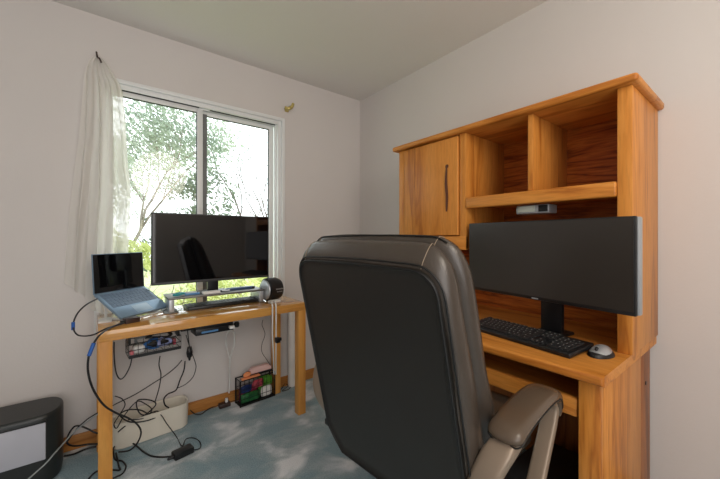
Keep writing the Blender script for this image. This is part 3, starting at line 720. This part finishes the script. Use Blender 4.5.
def packet(name, lo, hi, m, label, cat, seed, mark=None):
    bm = bmesh.new(); box(bm, lo, hi, .0); bmesh.ops.subdivide_edges(bm, edges=bm.edges, cuts=5, use_grid_fill=True)
    c = (Vector(lo)+Vector(hi))/2; s = (Vector(hi)-Vector(lo))/2
    for v in bm.verts:
        d = Vector(((v.co.x-c.x)/s.x, (v.co.y-c.y)/s.y, (v.co.z-c.z)/s.z)); k = 1-.10*(d.x**2*d.z**2)-.12*abs(d.y)*max(abs(d.x), abs(d.z))**4
        v.co = c+Vector((d.x*s.x*k, d.y*s.y*(1-.5*max(abs(d.x), abs(d.z))**6), d.z*s.z*k))+Vector((noise.noise(v.co*30+Vector((seed, 0, 0))), 0, noise.noise(v.co*30)))*.003
    return place(name, bm, m, label, cat, *CB)
packet('snack_packet', (-.138, -.054, .012), (.03, .0, .078), M['green'], 'green packet in the lower left of the wire crate', 'packet', 1)
packet('snack_packet', (-.136, .002, .012), (.02, .050, .112), M['magenta'], 'magenta packet standing behind the green packet in the crate', 'packet', 2)
packet('snack_packet', (-.138, -.046, .080), (-.04, .0, .132), M['navy'], 'navy blue packet above the green packet in the crate', 'packet', 3)
packet('snack_packet', (.036, -.054, .012), (.136, .0, .085), M['paper'], 'white and green packet in the lower right of the crate', 'packet', 4)
packet('snack_packet', (.03, .004, .012), (.138, .052, .150), M['lime'], 'lime green packet at the right end of the wire crate', 'packet', 5)
packet('snack_packet', (-.036, -.050, .090), (.06, -.002, .150), M['red'], 'red and white packet in the upper middle of the crate', 'packet', 6)
packet('snack_packet', (.066, -.05, .088), (.138, -.004, .155), M['lime'], 'small lime packet above the white packet in the crate', 'packet', 7)
bm = bmesh.new(); box(bm, (-.135, -.058, .178), (.02, -.02, .190), .003); place('orange_folder', bm, M['coral'], 'orange flat box lying across the top left of the crate', 'box', *CB)
bm = bmesh.new(); box(bm, (-.10, -.02, .179), (.14, .055, .196), .004); place('black_tray', bm, M['plastic'], 'thin black tray lying across the top of the wire crate', 'tray', *CB)
bm = bmesh.new(); blob(bm, (-.085, -.035, .208), (.032, .022, .018), 3, .2, 3); place('orange_pouch', bm, M['coral'], 'small orange pouch on top of the crate at the left', 'pouch', *CB)
bm = bmesh.new(); box(bm, (-.05, -.02, .197), (.135, .05, .236), 0); bmesh.ops.subdivide_edges(bm, edges=bm.edges, cuts=6, use_grid_fill=True)
for v in bm.verts:
    d = max(abs((v.co.x-.042)/.093), abs((v.co.y-.015)/.035)); v.co.z = .197+(v.co.z-.197)*(1-.45*d**5)+noise.noise(v.co*25)*.004*(v.co.z > .2)
place('folded_cloth', bm, M['rose'], 'folded pale pink cloth on top of the wire crate', 'cloth', *CB)
# floor bits
ob = thing('phone_cradle', 'tiny dark clutter by the baseboard beside the wire crate', 'charger', (-1.215, -.045, 0), 0)
obj('cradle_body', B((-.045, -.02, 0), (.03, .02, .03), .006), M['brown'], ob); obj('white_tip', B((-.004, -.012, .03), (.014, .006, .058), .004), M['wht'], ob)
bm = bmesh.new(); lathe(bm, [(.022, 0), (.030, .01), (.031, .30), (.031, .60), (.027, .605), (.0265, .59)], (-.715, -.045, 0), 24); o = obj('paper_roll', bm, M['paper']); tag(o, 'upright white paper roll standing against the wall behind the table', 'roll')
sk = thing('floor_socket', 'small grey floor adapter beside the white paper roll', 'adapter', (-.672, -.10, 0), 0)
obj('adapter_body', B((-.02, -.016, 0), (.02, .016, .028), .004), M['gry'], sk)

# ------------------------------------------------------------------ oak desk
dk = thing('oak_desk', 'honey oak computer desk against the right wall', 'desk', (-.38, -1.49, 0))
def dpart(name, bm, m, par=None, loc0=None):
    o = obj(name, bm, m, loc=(0, 0, 0)); o.parent = par or dk
    if par is None: o.location = -dk.location
    return o
topf = lambda e: all(v.co.x < -.69 for v in e.verts)
dpart('desktop', B((-.697, -2.078, .716), (-.012, -.905, .75), .012, 4, only=topf), M['oak_y'])
dpart('side_panel', B((-.65, -2.060, 0), (-.180, -2.035, .716), .002), M['oak_z'])
dpart('side_panel', B((-.65, -.94, 0), (-.10, -.915, .716), .002), M['oak_z'])
dpart('front_stile', B((-.664, -2.061, 0), (-.640, -2.000, .716), .004), M['oak_z'])
dpart('front_stile', B((-.664, -.975, 0), (-.640, -.914, .716), .004), M['oak_z'])
dpart('rear_strip', B((-.179, -2.057, 0), (-.014, -2.025, .716), .002), M['oak_strip'])
dpart('back_panel', B((-.12, -2.03, .05), (-.105, -.94, .70)), M['oak_strip'])
bm = bmesh.new(); cyl(bm, (-.09, -2.0565, .56), (-.09, -2.059, .56), .008, 14); dpart('cable_grommet', bm, M['blk'])
tr = dpart('keyboard_tray', B((-.632, -1.992, .590), (-.28, -.98, .608)), M['oak_y'])
q = obj('tray_front', B((-.656, -1.994, .578), (-.630, -.98, .640), .006, 3), M['oak_y'], tr, loc=(0, 0, 0))
dpart('tray_rail', B((-.63, -2.034, .608), (-.28, -1.994, .63)), M['plastic'])
# dark boxy unit on the floor in the kneehole
pc = thing('computer_tower', 'dark grey computer case on the floor under the oak desk', 'computer', (-.42, -1.78, 0), 0)
obj('case', B((-.20, -.22, .004), (.22, .09, .20), .006), M['plastic_soft'], pc)
bm = bmesh.new()
for k in range(7): box(bm, (-.15+k*.035, -.19, .2), (-.13+k*.035, -.13, .2012))
obj('vent', bm, M['blk'], pc)

# ------------------------------------------------------------------ oak hutch
hu = thing('oak_hutch', 'tall honey oak hutch standing on the oak desk', 'hutch', (-.2, -1.49, .75))
def hpart(name, bm, m, par=None):
    o = obj(name, bm, m, loc=(0, 0, 0)); o.parent = par or hu
    if par is None: o.location = -hu.location
    return o
XF = -.40
def nosing(e):
    return all(v.co.x < -.42 for v in e.verts) or all(v.co.y < -2.09 for v in e.verts) or all(v.co.y > -.89 for v in e.verts)
hpart('top_board', B((-.432, -2.103, 1.712), (-.004, -.883, 1.742), .012, 4, only=nosing), M['oak_y'])
hpart('side_panel', B((XF, -2.082, .75), (-.006, -2.037, 1.712), .003), M['oak_z'])
hpart('side_panel', B((XF, -.968, .75), (-.006, -.915, 1.712), .003), M['oak_z'])
hpart('divider', B((XF, -1.404, 1.11), (-.015, -1.364, 1.712), .003), M['oak_z'])
hpart('divider', B((XF+.006, -1.737, 1.37), (-.015, -1.714, 1.712), .003), M['oak_z'])
hpart('back_panel', B((-.02, -2.037, .7505), (-.008, -.968, 1.712)), M['oak_back'])
hpart('shelf', B((XF+.02, -2.037, 1.335), (-.02, -1.404, 1.357)), M['oak_y'])
hpart('shelf_rail', B((XF-.008, -2.036, 1.318), (XF+.02, -1.405, 1.375), .008, 3), M['oak_y'])
hpart('cabinet_floor', B((XF+.02, -1.364, 1.13), (-.02, -.968, 1.15)), M['oak_y'])
hpart('bottom_rail', B((XF-.002, -1.404, 1.105), (XF+.02, -.968, 1.176), .003), M['oak_y'])
do = hpart('door', B((XF-.010, -1.360, 1.180), (XF+.012, -.970, 1.706), .005, 3), M['oak_z'])
bm = bmesh.new()
box(bm, (XF-.0108, -1.06, 1.184), (XF-.009, -1.0585, 1.702))
q = obj('groove', bm, M['oak_strip'], do, loc=(0, 0, 0))
bm = bmesh.new(); pts = spline([(XF-.011, -1.292, 1.555), (XF-.011, -1.288, 1.47), (XF-.011, -1.294, 1.39), (XF-.011, -1.291, 1.31)], 8)
tube(bm, pts, [.004+.004*math.sin(PI*i/24) for i in range(25)], 8); blob(bm, (XF-.010, -1.292, 1.555), (.003, .011, .011), 2)
q = obj('finger_pull', bm, mat('dark_stained_pull', (84,42,18), .4), do, loc=(0, 0, 0))
# lamp under the hutch shelf
lm = thing('under_shelf_lamp', 'small silver lamp with frosted lens under the hutch shelf', 'lamp', (-.32, -1.708, 1.318), 0)
obj('lamp_housing', B((-.035, -.080, -.042), (.05, .066, -.001), .006), M['silver'], lm)
obj('lens', B((-.040, -.02, -.034), (-.033, .056, -.006), .002), M['lens'], lm)
obj('switch_panel', B((-.039, -.074, -.034), (-.034, -.036, -.006), .002), M['blk'], lm)

# ultrawide monitor on the oak desk
um = thing('ultrawide_monitor', 'satin black ultrawide monitor with silver edge on the oak desk', 'monitor', (-.452, -1.778, .75), 0)
ang = math.atan2(-.10, -.69)          # screen runs from left end to right end
um.rotation_euler = (0, 0, R(-90)-R(8.3)+0)
# local x runs toward the right end (-y), local y points to the wall
obj('back_shell', B((-.347, 0.0, .162), (.348, .026, .488), .006), M['silver'], um)
obj('bezel', B((-.350, -.012, .160), (.342, .004, .490), .004), M['plastic'], um)
obj('screen', B((-.343, -.0132, .174), (.336, -.0115, .484)), M['satin'], um)
obj('logo', B((-.014, -.0132, .1635), (.014, -.0118, .1685)), M['silver'], um)
obj('stand_neck', B((-.045, .10, .012), (.045, .125, .34), .004), M['blk'], um)
obj('neck_mount', B((-.05, .02, .27), (.05, .11, .36), .006), M['plastic'], um)
bm = bmesh.new(); box(bm, (-.058, .045, 0), (.058, .18, .014), .006); obj('stand_base', bm, M['blk'], um)

# full-size keyboard on the oak desk
fk = thing('full_keyboard', 'full-size black keyboard with white legends on the oak desk', 'keyboard', (-.500, -1.742, .75), 0)
fk.rotation_euler = (R(4.5), 0, R(-90)-R(8)); fk.location.z = .7595
obj('keyboard_body', B((-.218, -.084, -.002), (.232, .080, .016), .005, 3), M['plastic'], fk)
main = [[1,-1,1,1,1,1,-.5,1,1,1,1,-.5,1,1,1,1,-.4,1,1,1,-.4,-4],
 [1]*13+[2]+[-.4,1,1,1,-.4]+[1,1,1,1],
 [1.5]+[1]*12+[1.5]+[-.4,1,1,1,-.4]+[1,1,1,1],
 [1.8]+[1]*11+[2.2]+[-3.8]+[1,1,1,1],
 [2.3]+[1]*10+[2.7]+[-1.4,1,-1.4]+[1,1,1,1],
 [1.5,1.2,1.3,6,1.3,1,1.2,1.5]+[-.4,1,1,1,-.4]+[2,1,1]]
legendless_keys(fk, .434, .142, .015, main, [M['key'], M['legend']], kh=.006)
for sx in (-1, 1): obj('rear_foot', B((sx*.18-.012, .05, -.014), (sx*.18+.012, .06, -.001), .001), M['plastic'], fk)

ms = thing('computer_mouse', 'silver-grey and black mouse beside the full-size keyboard', 'mouse', (-.478, -2.010, .75), R(-8))
bm = bmesh.new(); vs = blob(bm, (0, 0, 0), (.056, .033, .036), 4)
for v in vs: v.co.z = max(v.co.z, 0)*(1-.35*max(0, -v.co.x/.056)); v.co.y *= 1-.12*(v.co.x/.056)
obj('shell', bm, M['silver'], ms)
bm = bmesh.new(); vs = blob(bm, (0, 0, 0), (.058, .036, .026), 4)
for v in vs: v.co.z = min(max(v.co.z, 0), .016)
obj('side_grip', bm, M['blk'], ms)
bm = bmesh.new(); lathe(bm, [(.006, -.004), (.008, -.002), (.008, .002), (.006, .004)], (-.03, 0, .026), 16, 'y'); obj('scroll_wheel', bm, M['blk'], ms)

# ------------------------------------------------------------------ leather desk chair
CH_ROT = R(5)
chx, chy = -1.313, -1.637
AX = .42
chair = thing('office_chair', 'dark brown leather executive desk chair with taupe arms', 'chair', (chx+AX*math.cos(CH_ROT), chy+AX*math.sin(CH_ROT), 0), CH_ROT)
ZT = 1.10
def recl(z): return (ZT-z)*.225
def outline(hw_top, hw_bot, z0, z1, rc, n=10, hump=0):
    """closed outline in (y, z): rounded upper corners, tapered foot"""
    pts = []
    def hw(z): 
        t = (z-z0)/(z1-z0); return hw_bot+(hw_top-hw_bot)*min(1, t*1.05)
    # right side going up
    zs = [z0+.10+(z1-rc-z0-.10)*i/16 for i in range(17)]
    right = [(hw(z), z) for z in zs]
    arc = [(hw_top-rc+rc*math.cos(a), z1-rc+rc*math.sin(a)) for a in [PI/2*k/n for k in range(1, n)]]
    top = [((hw_top-rc)*(1-2*i/14), z1+hump*(1-(1-2*i/14)**2)) for i in range(15)]
    larc = [(-y, z) for y, z in reversed(arc)]; left = [(-y, z) for y, z in reversed(right)]
    botl = [(-hw(z0+.1)+.030, z0+.05), (-hw(z0+.1)+.075, z0)]
    bot = [(-(hw(z0)-.075)*(1-2*i/8), z0) for i in range(1, 8)]
    botr = [(hw(z0+.1)-.075, z0), (hw(z0+.1)-.030, z0+.05)]
    return right+arc+top+larc+left+botl+bot+botr
def inset(pts, d):
    n = len(pts); out = []
    for i in range(n):
        a = Vector(pts[i-1]); b = Vector(pts[(i+1) % n]); t = (b-a)
        if t.length < 1e-6: out.append(pts[i]); continue
        t.normalize(); nn = Vector((-t.y, t.x)); out.append((pts[i][0]+nn.x*d, pts[i][1]+nn.y*d))
    return out
def slab(bm, pts, prof, wr=0, seed=0, bulge0=0, bulge1=0):
    """prof: (inset, x) from the rear face to the front face"""
    loops = []
    cz = sum(p[1] for p in pts)/len(pts)
    def mk(P, x, k=1, extra=0):
        ring = []
        for y, z in P:
            yy = y*k; zz = cz+(z-cz)*k
            w = wr*noise.noise(Vector((yy*5, zz*7, x*14+seed)))
            up_ = max(0, min(1, (zz-.93)/.15)); thick = 1+.42*max(0, min(1, (1.08-zz)/.45))
            zz += .064*up_*max(0, min(1, (x-.006)/.07)); x_ = x*thick
            ring.append(bm.verts.new((x_+extra+recl(zz)+w*.3, yy+w*(.5 if yy > 0 else -.5), zz+w*.3)))
        return ring
    P0 = inset(pts, prof[0][0])
    for k in (.12, .35, .55, .72, .86, .95): loops.append(mk(P0, prof[0][1], k, -bulge0*(1-k**2)))
    for ins, x in prof: loops.append(mk(inset(pts, ins), x))
    P1 = inset(pts, prof[-1][0])
    for k in (.95, .86, .72, .55, .35, .12): loops.append(mk(P1, prof[-1][1], k, bulge1*(1-k**2)))
    for a, b in zip(loops, loops[1:]):
        for i in range(len(a)): bm.faces.new((a[i], a[(i+1) % len(a)], b[(i+1) % len(a)], b[i]))
    bm.faces.new(loops[0]); bm.faces.new(loops[-1])
OUT = outline(.307, .316, .345, 1.110, .085, hump=.004)
def cpart(name, bm, m, par=None, ang=60):
    """chair parts are modelled with x = 0 on the rear face of the back"""
    o = obj(name, bm, m, loc=(0, 0, 0), ang=ang); o.parent = par or chair
    if par is None: o.location = (-AX, 0, 0)
    return o
bm = bmesh.new(); slab(bm, OUT, [(.030, .002), (.022, -.001), (.018, .006), (.018, .02)], bulge0=.006)
back = cpart('backrest', bm, M['shell'])
bm = bmesh.new()
prof = [(.034, .012), (.014, .006), (.003, .014), (-.003, .030), (-.004, .044), (.002, .060), (.014, .071), (.024, .077), (.012, .083), (-.001, .096), (.002, .118), (.014, .136), (.032, .152), (.060, .166)]
slab(bm, OUT, prof, wr=.010, seed=2, bulge1=.03)
cpart('bolster', bm, M['leather'], back)
bm = bmesh.new(); P = inset(OUT, .0205); pts3 = [(-.004+recl(z)+.003, y, z) for y, z in P]; tube(bm, pts3, .0038, 8, closed=True)
P = inset(OUT, .006); pts3 = [(.007+recl(z), y, z) for y, z in P]; tube(bm, pts3, .0026, 8, closed=True)
cpart('piping', bm, M['stitch'], back)
# stitching seams over the top edge and the corner
for sy in (-1, 1):
    bm = bmesh.new()
    for yy in (.205,):
        pts3 = []
        for ins, x in prof[1:12]:
            Q = inset(OUT, ins-.0012); y, z = min([q for q in Q if q[0]*sy > 0 and q[1] > 1.0], key=lambda q: abs(abs(q[0])-(.245)))
            up_ = max(0, min(1, (z-.93)/.15)); z += .064*up_*max(0, min(1, (x-.006)/.07)); pts3.append((x+recl(z), y, z))
        tube(bm, pts3, .0010, 6)
    cpart('corner_seam', bm, M['thread'], back)
bm = bmesh.new()
P = [q for q in inset(OUT, .002) if q[1] > 1.085]; pts3 = [(.076+recl(z), y, z+.064) for y, z in P]; tube(bm, pts3, .002, 6)
cpart('top_seam', bm, M['stitch'], back)
# seat
bm = bmesh.new(); loops = []
for ins, z in ((.05, .40), (.012, .405), (0, .425), (0, .455), (.008, .475), (.014, .480), (.004, .490), (.0, .510), (.02, .535), (.06, .548), (.14, .556)):
    loops.append([bm.verts.new((x+.47, y, z)) for x, y in rrect(.25-ins, .265-ins, .09-ins*.4)])
for a, b in zip(loops, loops[1:]):
    for k in range(len(a)): bm.faces.new((a[k], a[(k+1) % len(a)], b[(k+1) % len(a)], b[k]))
bm.faces.new(loops[0]); bm.faces.new(loops[-1]); cpart('seat', bm, M['leather'])
# arms: a closed loop of bronze plastic with a padded top
AY = .367
for sy in (1, -1):
    path = [(.23, .285, .44), (.165, .305, .50), (.14, .33, .565), (.155, .352, .625), (.19, .365, .658), (.28, AY, .676), (.39, AY, .684), (.475, AY, .676), (.517, AY, .645), (.500, AY, .595), (.42, AY, .50), (.35, AY, .42)]
    P = spline([(x, sy*y_, z) for x, y_, z in path], 7)
    n = len(P); ws = []; hs = []
    for i in range(n):
        t = i/(n-1); ws.append(.070 if t < .3 else .070-.024*min(1, (t-.3)/.3)); hs.append(.040 if t < .3 else .040-.014*min(1, (t-.3)/.25))
    bm = bmesh.new(); sweep(bm, P, ws, hs, (0, 1, 0), 20, .45)
    a = cpart('armrest', bm, M['armframe'], ang=50)
    bm = bmesh.new(); padp = spline([(.170, sy*AY, .672), (.195, sy*AY, .690), (.265, sy*AY, .702), (.37, sy*AY, .708), (.45, sy*AY, .702), (.500, sy*AY, .682), (.528, sy*AY, .645), (.532, sy*AY, .612)], 8)
    m_ = len(padp); ws = []; hs = []
    for i in range(m_):
        t = i/(m_-1); e = min(1, math.sqrt(max(0, 1-(max(0, .13-t)/.13)**2))); g = 1-.42*max(0, (t-.55)/.45)
        ws.append(max(.02, .088*e*g)); hs.append(max(.012, .040*(e**.6)*(1-.4*max(0, (t-.6)/.4))))
    sweep(bm, padp, ws, hs, (0, 1, 0), 24, .72); p_ = cpart('arm_pad', bm, M['pad'], a, ang=70)
    bm = bmesh.new(); ringp = []
    m0 = int(m_*.86)
    for i in range(2, m0): ringp.append(padp[i]+Vector((0, ws[i]/2*.985, -.007)))
    for i in reversed(range(2, m0)): ringp.append(padp[i]+Vector((0, -ws[i]/2*.985, -.007)))
    tube(bm, ringp, .0022, 6, closed=True)
    cpart('pad_seam', bm, M['stitch'], a)
    bm = bmesh.new(); box(bm, (.22, sy*AY-.02, .42), (.40, sy*AY+.02, .455), .008); 
    box(bm, (.18, min(sy*.20, sy*AY), .405), (.36, max(sy*.20, sy*AY), .43), .006)
    cpart('arm_bracket', bm, M['plastic'], a)
bm = bmesh.new(); cyl(bm, (.42, 0, .10), (.42, 0, .30), .028); cyl(bm, (.42, 0, .30), (.42, 0, .40), .02); cpart('gas_lift', bm, M['plastic'])
cpart('tilt_mechanism', B((.28, -.09, .365), (.55, .09, .405), .01), M['plastic'])
for k in range(5):
    a = R(72*k+20); d = Vector((math.cos(a), math.sin(a), 0)); c0 = Vector((.42, 0, 0)); sd = Vector((-d.y, d.x, 0))
    bm = bmesh.new(); sweep(bm, [c0+Vector((0, 0, .125)), c0+d*.14+Vector((0, 0, .112)), c0+d*.29+Vector((0, 0, .082))], [.06, .05, .036], [.05, .038, .024], sd, 14, .6)
    L_ = cpart('base_leg', bm, M['armframe'])
    bm = bmesh.new(); e_ = c0+d*.28
    for s_ in (-1, 1):
        q0 = e_+sd*s_*.006; cyl(bm, q0+Vector((0, 0, .028)), q0+sd*s_*.020+Vector((0, 0, .028)), .027, 18)
    cyl(bm, e_+Vector((0, 0, .04)), e_+Vector((0, 0, .078)), .007, 10)
    cpart('caster', bm, M['plastic'], L_)

# ------------------------------------------------------------------ light
w = bpy.data.worlds.new('World'); S.world = w; w.use_nodes = True
nt = w.node_tree; bg = nt.nodes['Background']
bg.inputs[0].default_value = (.93, .97, 1.0, 1); bg.inputs[1].default_value = 3.0
def area(name, loc, rot, sx, sy, power, col):
    l = bpy.data.lights.new(name, 'AREA'); l.shape = 'RECTANGLE'; l.size = sx; l.size_y = sy; l.energy = power; l.color = col
    o = bpy.data.objects.new(name, l); COL.objects.link(o); o.location = loc; o.rotation_euler = rot; return o
pl = bpy.data.lights.new('warm_fill', 'POINT'); pl.energy = 29; pl.shadow_soft_size = .34; pl.color = (1, .90, .78)  # unseen warm fill added behind the camera, no fixture modelled
po = bpy.data.objects.new('warm_fill', pl); COL.objects.link(po); po.location = (-1.25, -3.0, 2.05)
area('rear_fill', (-2.2, YN+.03, 1.35), (R(90), 0, 0), 1.8, 2.0, 28, (1, .98, .98))  # unseen fill added before the solid rear wall to brighten the room

cam = bpy.data.cameras.new('Camera'); co = bpy.data.objects.new('Camera', cam); COL.objects.link(co)
co.location = (-1.873, -2.401, 1.169); co.rotation_euler = (R(90), 0, R(-37.95))
cam.sensor_width = 36; cam.lens = 36*327/720; cam.shift_y = -(239.5-237.5)/720; cam.clip_start = .02
S.camera = co
S.view_settings.view_transform = 'Standard'; S.view_settings.look = 'None'; S.view_settings.gamma = 1; S.view_settings.exposure = 0
try: S.view_settings.use_curve_mapping = False
except Exception: pass
